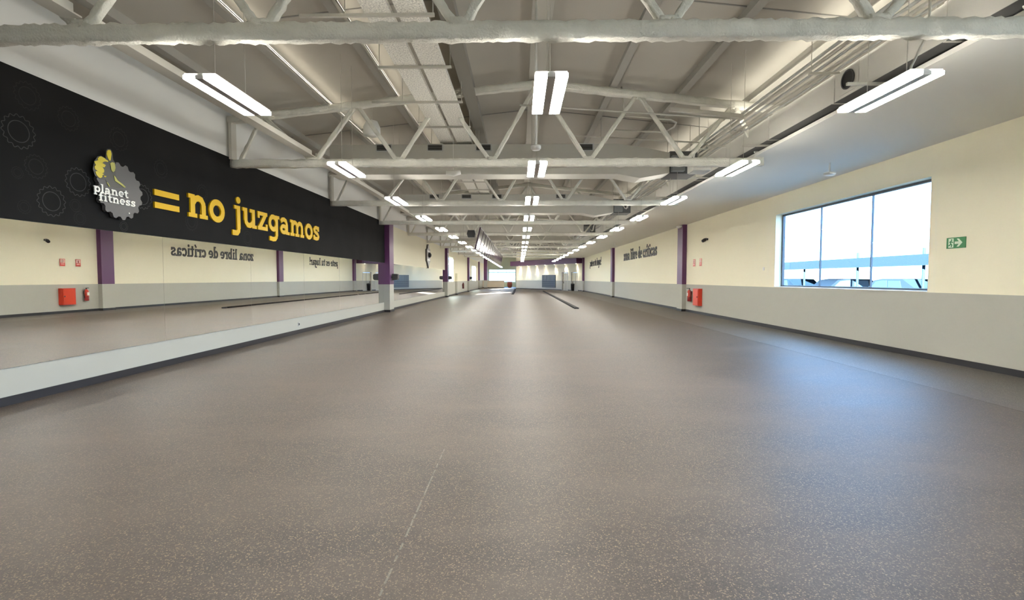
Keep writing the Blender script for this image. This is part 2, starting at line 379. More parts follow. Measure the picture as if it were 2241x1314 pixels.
w1 = window('window_1', XR + 0.19, WIN1[0], WIN1[1], WIN1[2] + 0.012, WIN1[3], (11.05, 12.9), label='big wide window with thin dark frame and bright daylight')
box_obj('window_sill', XR - 0.015, XR + 0.19, WIN1[0], WIN1[1], WIN1[2], WIN1[2] + 0.02, WHITE, w1)
w0 = window('window_5', XR + 0.19, WIN0[0], WIN0[1], WIN0[2] + 0.012, WIN0[3], (-0.35, 1.5), label='second big window of the same wall beside the viewer')
box_obj('window_sill', XR - 0.015, XR + 0.19, WIN0[0], WIN0[1], WIN0[2], WIN0[2] + 0.02, WHITE, w0)
window('window_2', XL - 0.2, LW1[0], LW1[1], LW1[2], LW1[3], (43.4,), label='bright window past the mirrors on the mirror wall', bar_w=0.08)
window('window_3', XL - 0.2, LW2[0], LW2[1], LW2[2], LW2[3], (64.7,), label='small bright window further along the mirror wall', bar_w=0.06)
w4 = window('window_4', 88.1, WE[0], WE[1], WE[2], WE[3], (-3.9, -2.3), axis='x', label='wide bright window behind the reception counter', bar_w=0.06)
box_obj('transom', WE[0] + 0.05, WE[1] - 0.05, 88.11, 88.16, 2.55, 2.68, FRAMEM, w4)

# ------------------------------------------------------------------ mirrors
def mirrors(y0, y1, n, z0, z1, place, start):
    w = (y1 - y0) / n
    for k in range(n):
        a, b = y0 + k * w + 0.003, y0 + (k + 1) * w - 0.003
        o = MB().box(0, 0.006, -(b - a) / 2, (b - a) / 2, z0, z1, MATS['mirror']).build('mirror_panel')
        o.location = (XL + 0.004, (a + b) / 2, 0); o.rotation_euler = (0, 0, math.radians(RND.uniform(-0.07, 0.07)))
        tag(o, 'tall frameless wall mirror panel %s, %s from the camera' % (place, ORD[k + start]), 'mirror', 'mirror panels ' + place)
mirrors(-2.6, 21.7, 9, 0.44, 2.205, 'under the black bulkhead', 0)
mirrors(22.42, 39.55, 6, 0.44, 2.2, 'past the purple column', 0)

# ------------------------------------------------------------------ roof trusses
T0, PT = 4.82, 5.355
ZC = 3.885
BOT = [-5.85, -4.27, -2.50, -0.58, 1.42, 3.41, 4.95]
TOP = [-5.3, -3.36, -1.57, RX, 2.41, 4.36]
def tz(x): return roof_z(x) - 0.16
def make_truss(seg, amp, seed):
    rnd = random.Random(seed)
    t = thing('roof_truss', '', 'truss', (0, 0, 0), 'white roof trusses')
    MB().rough((XB + 0.004, 0, ZC), (4.97, 0, ZC), 0.1, 0.16, SPRAY, seg, amp, rnd).build('bottom_chord', t, True)
    s2 = max(6, seg // 3)
    MB().rough((XL + 0.02, 0, tz(XL) - 0.07), (RX, 0, tz(RX) - 0.07), 0.14, 0.13, SPRAY, s2, amp, rnd).build('top_chord', t, True)
    MB().rough((RX, 0, tz(RX) - 0.07), (XR - 0.02, 0, tz(XR) - 0.07), 0.14, 0.13, SPRAY, s2, amp, rnd).build('top_chord', t, True)
    seq = []
    for i, b in enumerate(BOT):
        if i: seq.append((TOP[i - 1], b))
        if i < len(TOP): seq.append((TOP[i], b))
    for tx, bx in seq:
        s_ = 1 if tx > bx else -1
        end = bx in (BOT[0], BOT[-1])
        w = 0.075 if not end else 0.06
        MB().rough((bx + s_ * 0.05, 0, ZC + (0.06 if end else 0.07)), (tx - s_ * 0.04, 0, tz(tx) - 0.1), w, w, SPRAY, max(3, seg // 8), amp * 1.4, rnd).build('diagonal', t, True)
    for bx in BOT[1:-1]:
        MB().rough((bx - 0.09, 0, ZC + 0.09), (bx + 0.09, 0, ZC + 0.09), 0.09, 0.07, SPRAY, max(2, seg // 30), amp, rnd).build('gusset', t, True)
    box_obj('end_post', XB + 0.012, XB + 0.07, -0.09, 0.09, ZC + 0.08, tz(XL) - 0.12, STEEL, t)
    return t
tr = None
for n in range(10):
    y = T0 + n * PT
    lab = 'white sprayed steel roof truss crossing the hall, %s from the camera' % ORD[n]
    if n < 2:
        tr = make_truss(220 if n == 0 else 110, 0.16, 10 + n); tr.location = (0, y, 0); tr['label'] = lab
    elif n == 2:
        tr = make_truss(50, 0.1, 12); tr.location = (0, y, 0); tr['label'] = lab
    else: dup(tr, (0, y, 0), lab)
# longitudinal ties between the trusses near the mirror wall
for n in range(9):
    y = T0 + n * PT
    tie = MB().box(-4.36, -4.18, y + 0.11, y + PT - 0.11, ZC + 0.1, ZC + 0.115, STEEL).box(-4.28, -4.26, y + 0.11, y + PT - 0.11, ZC + 0.115, ZC + 0.24, STEEL).build('tie_beam')
    tag(tie, 'pale steel tie beam near the mirror wall joining the %s and %s trusses' % (ORD[n], ORD[n + 1]), 'beam', 'tie beams between trusses')
tie = MB().box(-4.36, -4.18, YB + 0.02, T0 - 0.11, ZC + 0.1, ZC + 0.115, STEEL).box(-4.28, -4.26, YB + 0.02, T0 - 0.11, ZC + 0.115, ZC + 0.24, STEEL).build('tie_beam')
tag(tie, 'pale steel tie beam near the mirror wall in front of the first truss', 'beam', 'tie beams between trusses')

# ------------------------------------------------------------------ ceiling lights
ZL, LX0, L0, PL = 3.40, 0.30, 5.19, 3.478
LXS = [(-3.04, 'mirror-side'), (0.30, 'middle'), (3.78, 'window-side')]
def make_lamp(x):
    t = thing('ceiling_light', '', 'ceiling light', (0, 0, 0))
    MB().box(-0.15, 0.15, -0.51, 0.51, ZL + 0.03, ZL + 0.05, HOUSE).box(-0.0395, 0.0395, -0.521, 0.521, ZL - 0.006, ZL + 0.03, HOUSE).build('housing', t)
    for s in (-1, 1):
        box_obj('diffuser', s * 0.098 - 0.058, s * 0.098 + 0.058, -0.52, 0.52, ZL - 0.005, ZL + 0.03, DIFF, t)
    for yy in (-0.27, 0.27):
        MB().sweep([(0, yy, ZL + 0.05), (0, yy, roof_z(x) + 0.01)], 0.004, STEEL, 5).build('hanger_wire', t)
    b = MB().box(-0.05, 0.05, -0.1, 0.1, ZL + 0.05, ZL + 0.085, HOUSE).build('driver_box', t)
    return t
for x, row in LXS:
    base = make_lamp(x); base['group'] = row + ' row of ceiling lights'
    for k in range(15 if x > 0 else 23):  # far end of the mirror-side row is added to brighten the reception
        y = L0 + k * PL
        lab = 'twin-strip hanging LED light, %s of the %s row' % (ORD[k], row)
        if k == 0: base.location = (x, y, 0); base['label'] = lab
        else: dup(base, (x, y, 0), lab)
    for k in (1,):
        dup(base, (x, L0 - k * PL, 0), 'twin-strip hanging LED light added to the %s row, %s behind the viewer' % (row, ('just', 'well')[k - 1]))  # unseen lamps added behind the camera to light the near floor
# power cable of the first window-side light
c = MB().sweep([(3.86, 5.0, ZL + 0.05), (3.87, 4.98, ZL + 0.2), (3.97, 4.95, ZL + 0.45), (3.99, 4.93, ZL + 0.7), (3.95, 4.9, roof_z(3.95) - 0.02)], 0.012, STEEL, 6).build('power_cable', None, True)
tag(c, 'curved pale power cable above the first window-side light', 'cable')

# ------------------------------------------------------------------ cable trays and trapeze bars
ZT = 4.80
for i, (x0, x1) in enumerate(((-1.93, -1.60), (-1.52, -1.17))):
    o = MB().box(x0, x1, YB + 0.05, 21.5, ZT, ZT + 0.008, TRAY).box(x0, x0 + 0.008, YB + 0.05, 21.5, ZT + 0.008, ZT + 0.07, TRAY).box(x1 - 0.008, x1, YB + 0.05, 21.5, ZT + 0.008, ZT + 0.07, TRAY).build('cable_tray')
    tag(o, ('long perforated cable tray under the roof, the one closer to the mirror wall', 'long perforated cable tray under the roof, the one closer to the middle lights')[i], 'cable tray', 'cable trays')
for k in range(12):
    y = 3.2 + 1.5 * k
    t = thing('trapeze_hanger', 'thin pale bar carrying the cable trays, %s from the camera' % ORD[k], 'hanger', (0, y, 0), 'trapeze bars under the cable trays')
    box_obj('bar', -2.75 if k % 2 == 0 else -2.2, -1.06, -0.018, 0.018, ZT - 0.04, ZT - 0.002, STEEL, t)
    for x in (-1.08, -2.18): MB().sweep([(x, 0, ZT - 0.02), (x, 0, roof_z(x) + 0.01)], 0.006, STEEL, 5).build('rod', t)

# ------------------------------------------------------------------ long duct, pipes above the soffit edge
XD, ZD0, ZD1 = 4.66, 4.10, 4.52
d = thing('air_duct', 'long white rectangular air duct above the soffit edge with round opening', 'duct', (0, 0, 0))
y = YB + 0.05; k = 0
while y < 57:
    y2 = min(y + 1.9, 57)
    seg = MB().box(XD, XD + 0.75, y, y2 - 0.012, ZD0 + 0.006, ZD1, DUCT).box(XD, XD + 0.75, y, y2 - 0.012, ZD0, ZD0 + 0.006, DUCTD).build('duct_section', d)
    MB().box(XD - 0.008, XD + 0.758, y2 - 0.03, y2 + 0.006, ZD0 - 0.006, ZD1 + 0.008, DUCT).build('duct_flange', d)
    y = y2
for yy in range(0, 54, 3):
    MB().box(XD - 0.35, XD + 0.8, yy + 0.6, yy + 0.635, ZD0 - 0.05, ZD0 - 0.015, STEEL).build('support_bar', d)
    MB().sweep([(XD + 0.78, yy + 0.62, ZD0 - 0.03), (XD + 0.78, yy + 0.62, roof_z(XD + 0.78) + 0.01)], 0.006, STEEL, 5).build('support_rod', d)
YO, ZO = 7.1, 4.32
MB().prism([(0.2 * c_, 0.17 * s_) for c_, s_ in ((-1, -1), (1, -1), (1, 1), (-1, 1))], (XD, YO, ZO), (0, -1, 0), (0, 0, 1), 0.012, DUCT).build('opening_plate', d)
ring = [(0.125 * math.cos(a * math.pi / 14), 0.125 * math.sin(a * math.pi / 14)) for a in range(28)]
MB().prism(ring, (XD - 0.012, YO, ZO), (0, -1, 0), (0, 0, 1), 0.01, BLACK).build('round_opening', d)
MB().strip(ring, 0.02, (XD - 0.022, YO, ZO), (0, -1, 0), (0, 0, 1), 0.012, DARKM, closed=True).build('opening_rim', d)

PIPES = [(4.40, 4.76, 0.024), (4.44, 4.70, 0.03), (4.48, 4.63, 0.022), (4.55, 4.58, 0.026), (4.60, 4.53, 0.018)]
for i, (x, z, r) in enumerate(PIPES):
    o = MB().sweep([(x, YB + 0.02, z), (x, 30, z), (x, 57, z)], r, STEEL if i % 2 else ALU, 10).build('pipe', None, True)
    tag(o, 'pale insulated pipe running beside the long duct, %s of five from the top' % ORD[i], 'pipe', 'pipes beside the long duct')
for i, y in enumerate((3.3, 7.3, 11.2, 16.2, 20.3, 24.3, 29.0, 33.0, 38.0, 41.0, 45.0, 49.0, 54.0)):
    t = thing('pipe_bracket', 'thin bracket holding the pipes beside the long duct, %s from the camera' % ORD[i], 'bracket', (0, y, 0), 'pipe brackets')
    box_obj('bar', 4.2, 4.645, -0.015, 0.015, 4.47, 4.50, STEEL, t)
    MB().sweep([(4.24, 0, 4.49), (4.24, 0, roof_z(4.24) + 0.01)], 0.006, STEEL, 5).build('rod', t)
# conduits crossing between the trays and the pipes
CON = [([(0.0, 9.95, 4.98), (2.6, 9.95, 4.80), (4.35, 9.95, 4.69)], 'first straight'), ([(1.2, 11.6, 4.85), (3.4, 11.6, 4.72), (4.4, 11.6, 4.66)], 'second straight'),
       ([(2.12, 10.4, 5.5), (2.2, 10.4, 4.9), (3.15, 10.4, 4.82), (3.3, 10.5, 4.79), (3.32, 10.7, 4.76), (3.2, 11.0, 4.74), (2.1, 11.1, 4.82)], 'looping'),
       ([(2.0, 5.3, 5.12), (4.4, 5.3, 4.86)], 'front straight'), ([(0.2, 15.2, 5.0), (4.4, 15.2, 4.66)], 'further straight')]
for pts, nm in CON:
    o = MB().sweep(pts, 0.02, STEEL, 8).build('conduit', None, True); tag(o, nm + ' pale conduit crossing under the roof towards the pipes', 'conduit', 'conduits under the roof')
for x, nm in ((-3.86, 'closer to the mirror wall'), (-2.46, 'closer to the cable trays')):
    o = MB().sweep([(x, YB + 0.02, roof_z(x) - 0.17), (x, 58, roof_z(x) - 0.17)], 0.012, mat('conduit_paint', (0.40, 0.38, 0.33), 0.7), 8).build('conduit', None, True)
    tag(o, 'long thin conduit running along the roof purlin ' + nm, 'conduit', 'conduits under the roof')
o = MB().box(2.95, 4.4, 9.80, 9.86, 4.72, 4.80, STEEL).build('conduit_tray'); o.rotation_euler = (0, math.radians(6), 0); o.location = (-0.48, 0, 0.42)
tag(o, 'short pale cable channel above the second truss beside the pipes', 'cable channel')

# ------------------------------------------------------------------ cross ducts with grilles
def cross_duct(y, k):
    t = thing('cross_duct', 'wide pale air duct crossing the hall with dark grilles, %s from the camera' % ORD[k], 'duct', (0, y, 0), 'cross ducts')
    z0, z1 = 4.02, 4.74
    b = MB().box(-4.6, 2.35, 0, 0.6, z0, z1, DUCT)
    b.build('duct_body', t)
    MB().prism([(2.35, z0), (2.9, z0 - 0.1), (3.6, z0 + 0.02), (3.6, z0 + 0.5), (3.05, z1 - 0.1), (2.35, z1)], (0, 0, 0), (1, 0, 0), (0, 0, 1), -0.6, DUCT).build('duct_transition', t)
    for gx in (-3.28, -2.04, -0.87, 1.58):
        g = MB().box(gx - 0.2, gx + 0.2, -0.012, 0, 4.66 - 0.09, 4.66 + 0.09, ALU).box(gx - 0.17, gx + 0.17, -0.016, -0.012, 4.66 - 0.065, 4.66 + 0.065, BLACK).build('grille', t)
        for q in range(3): box_obj('grille_slat', gx - 0.17, gx + 0.17, -0.024, -0.016, 4.615 + q * 0.04, 4.627 + q * 0.04, GRIL, g)
    for x in (-4.2, -1.0, 2.0): MB().sweep([(x, 0.3, z1 - 0.02), (x, 0.3, roof_z(x) + 0.01)], 0.008, STEEL, 5).build('hanger_rod', t)
    return t
for k, y in enumerate((11.9, 18.9, 27.6, 32.9)): cross_duct(y, k)
# fan units beside the pipes
for k, y in enumerate((11.9, 18.9, 27.6)):
    t = thing('fan_unit', 'dark ceiling fan unit at the end of the %s cross duct' % ORD[k], 'fan unit', (0, y, 0), 'fan units')
    box_obj('casing', 3.6, 4.25, -0.02, 0.7, 4.02, 4.55, mat('unit_dark', (0.10, 0.10, 0.10), 0.5), t)
    box_obj('control_box', 3.62, 3.92, -0.16, -0.02, 4.06, 4.42, mat('unit_grey', (0.24, 0.25, 0.25), 0.5), t)
    MB().sweep([(3.95, -0.05, 4.3), (4.02, -0.12, 4.18), (4.12, -0.1, 4.2), (4.18, -0.02, 4.5), (4.3, 0, 4.62), (4.38, 0.2, 4.66)], 0.022, PLAST, 8).build('flexible_pipe', t, True)
    MB().sweep([(4.0, -0.04, 4.2), (4.06, -0.15, 4.15), (4.12, -0.2, 4.45), (4.22, -0.2, 4.55), (4.42, -0.2, 4.55)], 0.016, PLAST, 8).build('flexible_pipe', t, True)
    for x in (3.65, 4.2): MB().sweep([(x, 0.35, 4.5), (x, 0.35, roof_z(x) + 0.01)], 0.008, STEEL, 5).build('hanger_rod', t)
o = MB().box(3.72, 4.1, 10.6, 11.0, 3.83, 3.98, PLAST).box(3.74, 4.08, 10.62, 10.98, 3.81, 3.83, ALU).build('drip_tray_unit'); tag(o, 'small white boxy unit hanging just below the second truss chord', 'unit')
MB().sweep([(3.9, 10.8, 3.97), (3.9, 10.8, roof_z(3.9) + 0.01)], 0.008, STEEL, 5).build('hanger_rod', o)

# ------------------------------------------------------------------ small ceiling devices
def disc(mb, c, r, h, m, n=20):
    return mb.sweep([(c[0], c[1], c[2] + h), (c[0], c[1], c[2] + h * 0.35), (c[0], c[1], c[2])], [r, r, r * 0.8], m, n)
def drop_sensor(x, y, z, ztop, r, label, rod=0.018, name='ceiling_sensor'):
    t = thing(name, label, 'sensor', (0, 0, 0))
    disc(MB(), (x, y, z), r, 0.06, PLAST).build('sensor_head', t, True)
    MB().sweep([(x, y, z + 0.05), (x, y, ztop)], rod, PLAST, 8).build('drop_rod', t, True)
    return t
drop_sensor(0.24, 7.3, 3.40, roof_z(0.24) - 0.15, 0.075, 'white round sensor on a long drop rod under the ridge', name='smoke_detector')
drop_sensor(6.6, 10.6, 3.70, ZS, 0.115, 'white round detector on a short rod under the soffit above the window', 0.02, 'smoke_detector')
drop_sensor(6.6, 34.0, 3.72, ZS, 0.115, 'white round detector under the soffit above the black wall lettering', 0.02, 'smoke_detector')
def access_point(x, y, z, label):
    t = thing('access_point', label, 'access point', (0, 0, 0), 'white boxes on wires')
    MB().sweep([(x - 0.17, y, z + 0.02), (x, y - 0.0, z), (x + 0.17, y, z + 0.03)], [0.05, 0.075, 0.05], PLAST, 10).build('casing', t, True)
    MB().sweep([(x, y, z + 0.06), (x, y, roof_z(x) + 0.01)], 0.006, PLAST, 5).build('wire', t)
access_point(-1.56, 11.6, 3.98, 'flat white box hanging on a wire beside the cable trays behind the second truss')
access_point(-1.56, 21.8, 4.05, 'flat white box hanging on a wire further down the cable trays')
t = thing('bell_fitting', 'white bell-shaped fitting hanging high beside the second truss', 'vent', (0, 0, 0))
bx_, by_ = -3.3, 11.0
MB().sweep([(bx_, by_, 4.70), (bx_, by_, 4.88), (bx_, by_, 4.99), (bx_ - 0.01, by_, 5.04)], [0.19, 0.185, 0.13, 0.02], PLAST, 20).build('bell', t, True)
MB().sweep([(bx_, by_, 5.03), (bx_, by_, roof_z(bx_) + 0.01)], 0.012, STEEL, 6).build('rod', t)

# ------------------------------------------------------------------ slab-serif lettering
def arc(cx, cyy, rx, ry, a0, a1, n=22): return [(cx + rx * math.cos(math.radians(a0 + (a1 - a0) * i / n)), cyy + ry * math.sin(math.radians(a0 + (a1 - a0) * i / n))) for i in range(n + 1)]
def R_(x0, y0, x1, y1): return ('r', x0, y0, x1, y1)
def S_(w, *p): return ('s', w, list(p))
def O_(cx, cyy, rx, ry, w): return ('o', w, arc(cx, cyy, rx, ry, 0, 345, 23))
def E_(cx, cyy, r, ry=None): return ('e', cx, cyy, r, ry or r)
T = 0.18
GL = {
 'n': (1.2, [R_(.12, 0, .38, 1), R_(0, .82, .2, 1), R_(0, 0, .5, T), R_(.78, 0, 1.04, .62), R_(.66, 0, 1.16, T), S_(.25, (.3, .66), (.42, .82), (.6, .88), (.78, .83), (.9, .66), (.91, .5))]),
 'o': (1.1, [O_(.53, .5, .40, .40, .26)]),
 'u': (1.22, [R_(.12, .35, .38, 1), R_(0, .82, .2, 1), R_(.78, 0, 1.04, 1), R_(.62, .82, .9, 1), R_(.9, 0, 1.18, T), S_(.25, (.25, .5), (.28, .27), (.42, .13), (.6, .12), (.76, .2), (.88, .36))]),
 'z': (1.0, [R_(.02, .8, .92, 1), R_(.02, 0, .94, .2), S_(.26, (.74, .86), (.2, .14)), R_(.02, .64, .2, .82), R_(.76, .18, .94, .36)]),
 'g': (1.12, [O_(.46, .53, .35, .36, .25), R_(.68, -.18, .94, 1), R_(.68, .82, 1.1, 1), S_(.24, (.81, -.05), (.78, -.24), (.64, -.37), (.42, -.4), (.14, -.36)), R_(.08, -.5, .26, -.26)]),
 'a': (1.1, [S_(.24, (.1, .74), (.24, .86), (.45, .89), (.64, .82), (.73, .64), (.74, .45)), R_(.61, 0, .87, .62), R_(.75, 0, 1.06, T), O_(.40, .30, .27, .19, .22)]),
 'm': (1.82, [R_(.12, 0, .38, 1), R_(0, .82, .2, 1), R_(0, 0, .5, T), R_(.74, 0, .98, .64), R_(.62, 0, 1.1, T), R_(1.36, 0, 1.6, .62), R_(1.26, 0, 1.74, T),
             S_(.24, (.3, .68), (.42, .83), (.58, .88), (.74, .83), (.85, .68), (.86, .5)), S_(.24, (.92, .68), (1.04, .83), (1.2, .88), (1.36, .83), (1.47, .68), (1.48, .5))]),
 's': (.94, [S_(.23, (.76, .68), (.7, .83), (.5, .89), (.28, .86), (.15, .73), (.22, .6), (.44, .52), (.66, .43), (.77, .28), (.7, .16), (.48, .11), (.26, .13), (.1, .3)), R_(.68, .64, .86, .98), R_(.02, .02, .2, .34)]),
 'j': (.66, [R_(.26, -.15, .52, 1), R_(.06, .82, .36, 1), S_(.24, (.39, -.08), (.37, -.26), (.26, -.37), (.02, -.38)), R_(-.1, -.5, .08, -.24), E_(.39, 1.28, .17)]),
 'p': (1.12, [R_(.12, -.45, .38, 1), R_(0, .82, .2, 1), R_(0, -.45, .52, -.27), O_(.62, .5, .34, .38, .25)]),
 'l': (.62, [R_(.15, 0, .41, 1.5), R_(0, 1.32, .3, 1.5), R_(0, 0, .56, T)]),
 'e': (1.06, [('s', .24, arc(.52, .5, .39, .39, -2, 312, 24)), R_(.2, .42, .98, .58)]),
 't': (.8, [R_(.2, .22, .46, 1.3), R_(0, .82, .72, 1), S_(.22, (.33, .3), (.37, .15), (.5, .1), (.74, .13))]),
 'f': (.76, [R_(.18, 0, .44, 1.2), R_(.02, 0, .62, T), R_(0, .82, .68, 1), S_(.23, (.31, 1.1), (.35, 1.28), (.48, 1.39), (.74, 1.4))]),
 'i': (.62, [R_(.15, 0, .41, 1), R_(0, .82, .3, 1), R_(0, 0, .56, T), E_(.27, 1.3, .16)]),
 'í': (.62, [R_(.15, 0, .41, 1), R_(0, .82, .3, 1), R_(0, 0, .56, T), S_(.17, (.16, 1.16), (.46, 1.5))]),
 'b': (1.12, [R_(.12, 0, .38, 1.5), R_(0, 1.32, .2, 1.5), O_(.62, .5, .34, .38, .25)]),
 'r': (.88, [R_(.12, 0, .38, 1), R_(0, .82, .2, 1), R_(0, 0, .56, T), S_(.24, (.3, .64), (.42, .81), (.58, .88), (.8, .86)), R_(.68, .66, .86, .98)]),
 'd': (1.16, [R_(.68, 0, .94, 1.5), R_(.5, 1.32, .76, 1.5), R_(.86, 0, 1.1, T), O_(.46, .5, .34, .38, .25)]),
 'c': (1.0, [('s', .25, arc(.52, .5, .39, .39, 42, 318, 22)), R_(.74, .62, .92, .96)]),
 '¡': (.5, [R_(.1, -.45, .36, .5), E_(.23, .84, .16)]),
 '!': (.5, [R_(.1, .5, .36, 1.5), E_(.23, .15, .16)]),
 ' ': (.5, []),
}
def lettering(text, O, U, V, width, xh, depth, m, root, name='letter', track=0.06):
    O, U, V = Vector(O), Vector(U), Vector(V); tot = sum(GL[c][0] + track for c in text) - track; k = width / tot; x = 0.0
    for c in text:
        adv, parts = GL[c]
        if parts:
            mb = MB()
            for pi, p in enumerate(parts):
                depth_ = depth * (1 - 0.012 * pi)
                if p[0] == 'r':
                    mb.prism([((x + p[1]) * k, p[2] * xh), ((x + p[3]) * k, p[2] * xh), ((x + p[3]) * k, p[4] * xh), ((x + p[1]) * k, p[4] * xh)], O, U, V, depth_, m)
                elif p[0] == 'e':
                    mb.prism([((x + p[1]) * k + p[3] * k * math.cos(a * math.pi / 10), (p[2] + p[4] * math.sin(a * math.pi / 10)) * xh) for a in range(20)], O, U, V, depth_, m)
                else:
                    mb.strip([((x + q[0]) * k, q[1] * xh) for q in p[2]], p[1] * (k + xh) / 2, O, U, V, depth_, m, closed=(p[0] == 'o'))
            mb.build(name, root)
        x += adv + track
YU, ZV = Vector((0, 1, 0)), Vector((0, 0, 1))
t = thing('wall_lettering', 'large yellow slab-serif letters reading no juzgamos on the black bulkhead', 'lettering', (0, 0, 0))
lettering('no juzgamos', (XB, 8.78, 2.624), YU, ZV, 5.78, 0.42, 0.03, YELLOW, t)
t = thing('equals_sign', 'yellow equals sign of two bars between the gear logo and the yellow letters', 'sign', (0, 0, 0))
for z0, z1 in ((2.869, 2.967), (2.662, 2.76)): box_obj('bar', XB, XB + 0.03, 7.96, 8.54, z0, z1, YELLOW, t)
t = thing('wall_lettering', 'black letters reading zona libre de críticas on the cream window wall', 'lettering', (0, 0, 0))
lettering('zona libre de críticas', (XR, 35.9, 2.80), -YU, ZV, 8.6, 0.50, 0.03, BLACKL, t)
t = thing('wall_lettering', 'black letters reading ¡este es tu lugar! on the cream window wall further away', 'lettering', (0, 0, 0))
lettering('¡este es tu lugar!', (XR, 53.0, 2.80), -YU, ZV, 7.2, 0.50, 0.03, BLACKL, t)

# ------------------------------------------------------------------ gear logo on the bulkhead
def hit(px, py, x):
    d = FWD * F + RGT * (px - W / 2) - UPV * (py - H / 2); k = x / d.x
    return (d.y * k, HC + d.z * k)
GC = (7.22, 2.793)
def gear_outline(r0, r1, teeth, per=8):
    pts = []
    for i in range(teeth * per):
        a = 2 * math.pi * i / (teeth * per); s = (math.sin(teeth * a) + 0.25 * math.sin(3 * teeth * a))
        pts.append(((r0 + r1) / 2 + (r1 - r0) / 2 * max(-1, min(1, s * 1.25)), a))
    return [(r * math.cos(a), r * math.sin(a)) for r, a in pts]
lg = thing('gear_logo', 'round dark gear-shaped sign with yellow thumbs-up hand and white lettering', 'logo sign', (0, 0, 0))
g = MB().prism(gear_outline(0.376, 0.42, 16), (XB + 0.03, GC[0], GC[1]), YU, ZV, 0.05, SIGNG).build('gear_plate', lg)
box_obj('spacer', XB, XB + 0.03, GC[0] - 0.15, GC[0] + 0.15, GC[1] - 0.15, GC[1] + 0.15, BLACK, lg)
XF = XB + 0.08
def traced(name, pts, m, front, depth, parent):
    q = [hit(180 + a / 7.3, 310 + b / 7.3, XF + front) for a, b in pts]
    ar = sum(q[i][0] * q[(i + 1) % len(q)][1] - q[(i + 1) % len(q)][0] * q[i][1] for i in range(len(q)))
    if ar < 0: q = q[::-1]
    return MB().prism(q, (XF, 0, 0), YU, ZV, depth, m, front).build(name, parent)
h = traced('hand_silhouette', [(180, 480), (165, 440), (190, 310), (240, 240), (300, 228), (370, 270), (378, 150), (400, 120), (450, 120), (478, 180), (490, 290), (520, 340), (530, 450), (530, 540), (560, 590), (690, 735), (560, 745), (420, 720), (370, 610), (280, 600), (200, 540)], mat('hand_black', (0.055, 0.055, 0.045), 0.4), 0.0, 0.004, lg)
for pts in ([(245, 270), (270, 240), (300, 238), (345, 262), (375, 288), (410, 310), (405, 328), (370, 318), (340, 322), (315, 340), (265, 325), (248, 300)],
            [(188, 318), (240, 300), (320, 345), (372, 378), (350, 412), (320, 405), (240, 385), (205, 365)],
            [(190, 400), (210, 372), (320, 408), (345, 455), (342, 495), (310, 505), (240, 470), (200, 440)],
            [(205, 480), (235, 470), (310, 505), (345, 520), (312, 545), (320, 562), (290, 584), (262, 575), (222, 530)]):
    traced('finger', pts, HANDY, 0.004, 0.006, h)
traced('thumb', [(385, 200), (392, 150), (420, 132), (450, 145), (462, 200), (455, 250), (448, 300), (428, 305), (400, 250)], HANDY, 0.004, 0.006, h)
traced('thumb_shade', [(440, 350), (470, 330), (512, 340), (525, 420), (515, 470), (488, 490), (460, 455), (452, 400)], OLIVE, 0.004, 0.006, h)
traced('wrist_highlight', [(500, 540), (525, 565), (560, 620), (640, 680), (692, 730), (670, 738), (600, 685), (520, 630)], OLIVE, 0.004, 0.006, h)
traced('palm_highlight', [(385, 650), (402, 655), (440, 720), (425, 722)], OLIVE, 0.004, 0.006, h)
traced('palm_highlight', [(340, 545), (380, 552), (372, 572), (345, 562)], HANDY, 0.004, 0.006, h)
a = hit(180 + 170 / 7.3, 310 + 795 / 7.3, XF); b = hit(180 + 725 / 7.3, 310 + 880 / 7.3, XF)
lettering('planet', (XF + 0.004, a[0], a[1]), YU, ZV, b[0] - a[0], 0.083, 0.012, WHITEL, lg)
a = hit(180 + 255 / 7.3, 310 + 940 / 7.3, XF); b = hit(180 + 838 / 7.3, 310 + 1040 / 7.3, XF)
lettering('fitness', (XF + 0.004, a[0], a[1]), YU, ZV, b[0] - a[0], 0.083, 0.012, WHITEL, lg)
a = hit(180 + 748 / 7.3, 310 + 1148 / 7.3, XF)
MB().prism([(0.012 * math.cos(i * math.pi / 6), 0.012 * math.sin(i * math.pi / 6)) for i in range(12)], (XF, *a), YU, ZV, 0.004, WHITEL).build('trademark_dot', lg)
# gear outlines printed on the bulkhead (children of the bulkhead)
for (px, py, rpx, m) in [(41, 288, 37, GEARL), (113, 441, 33, GEARL), (79, 365, 26, GEARF), (171, 399, 31, GEARL), (312, 431, 27, GEARL), (271, 496, 24, GEARL), (38, 378, 13, GEARF), (53, 453, 15, GEARF),
                         (260, 305, 25, GEARF), (443, 422, 18, GEARF), (419, 485, 20, GEARF), (542, 522, 16, GEARF), (352, 370, 20, GEARF), (165, 450, 14, GEARF), (60, 210, 30, GEARF), (150, 260, 26, GEARF), (600, 480, 14, GEARF), (175, 478, 15, GEARF)]:
    yy, zz = hit(px, py, XB); r = rpx / (1137 - px) * abs(XB)
    if zz - r * 1.05 < BH0: r = (zz - BH0) / 1.06
    mb = MB().strip(gear_outline(r * 0.88, r * 1.0, 16, 6), r * 0.04, (XB, yy, zz), YU, ZV, 0.0012, m, closed=True)
    mb.strip(arc(0, 0, r * 0.62, r * 0.62, 0, 352, 40), r * 0.045, (XB, yy, zz), YU, ZV, 0.0012, m, closed=True)
    mb.build('gear_print', bulk)

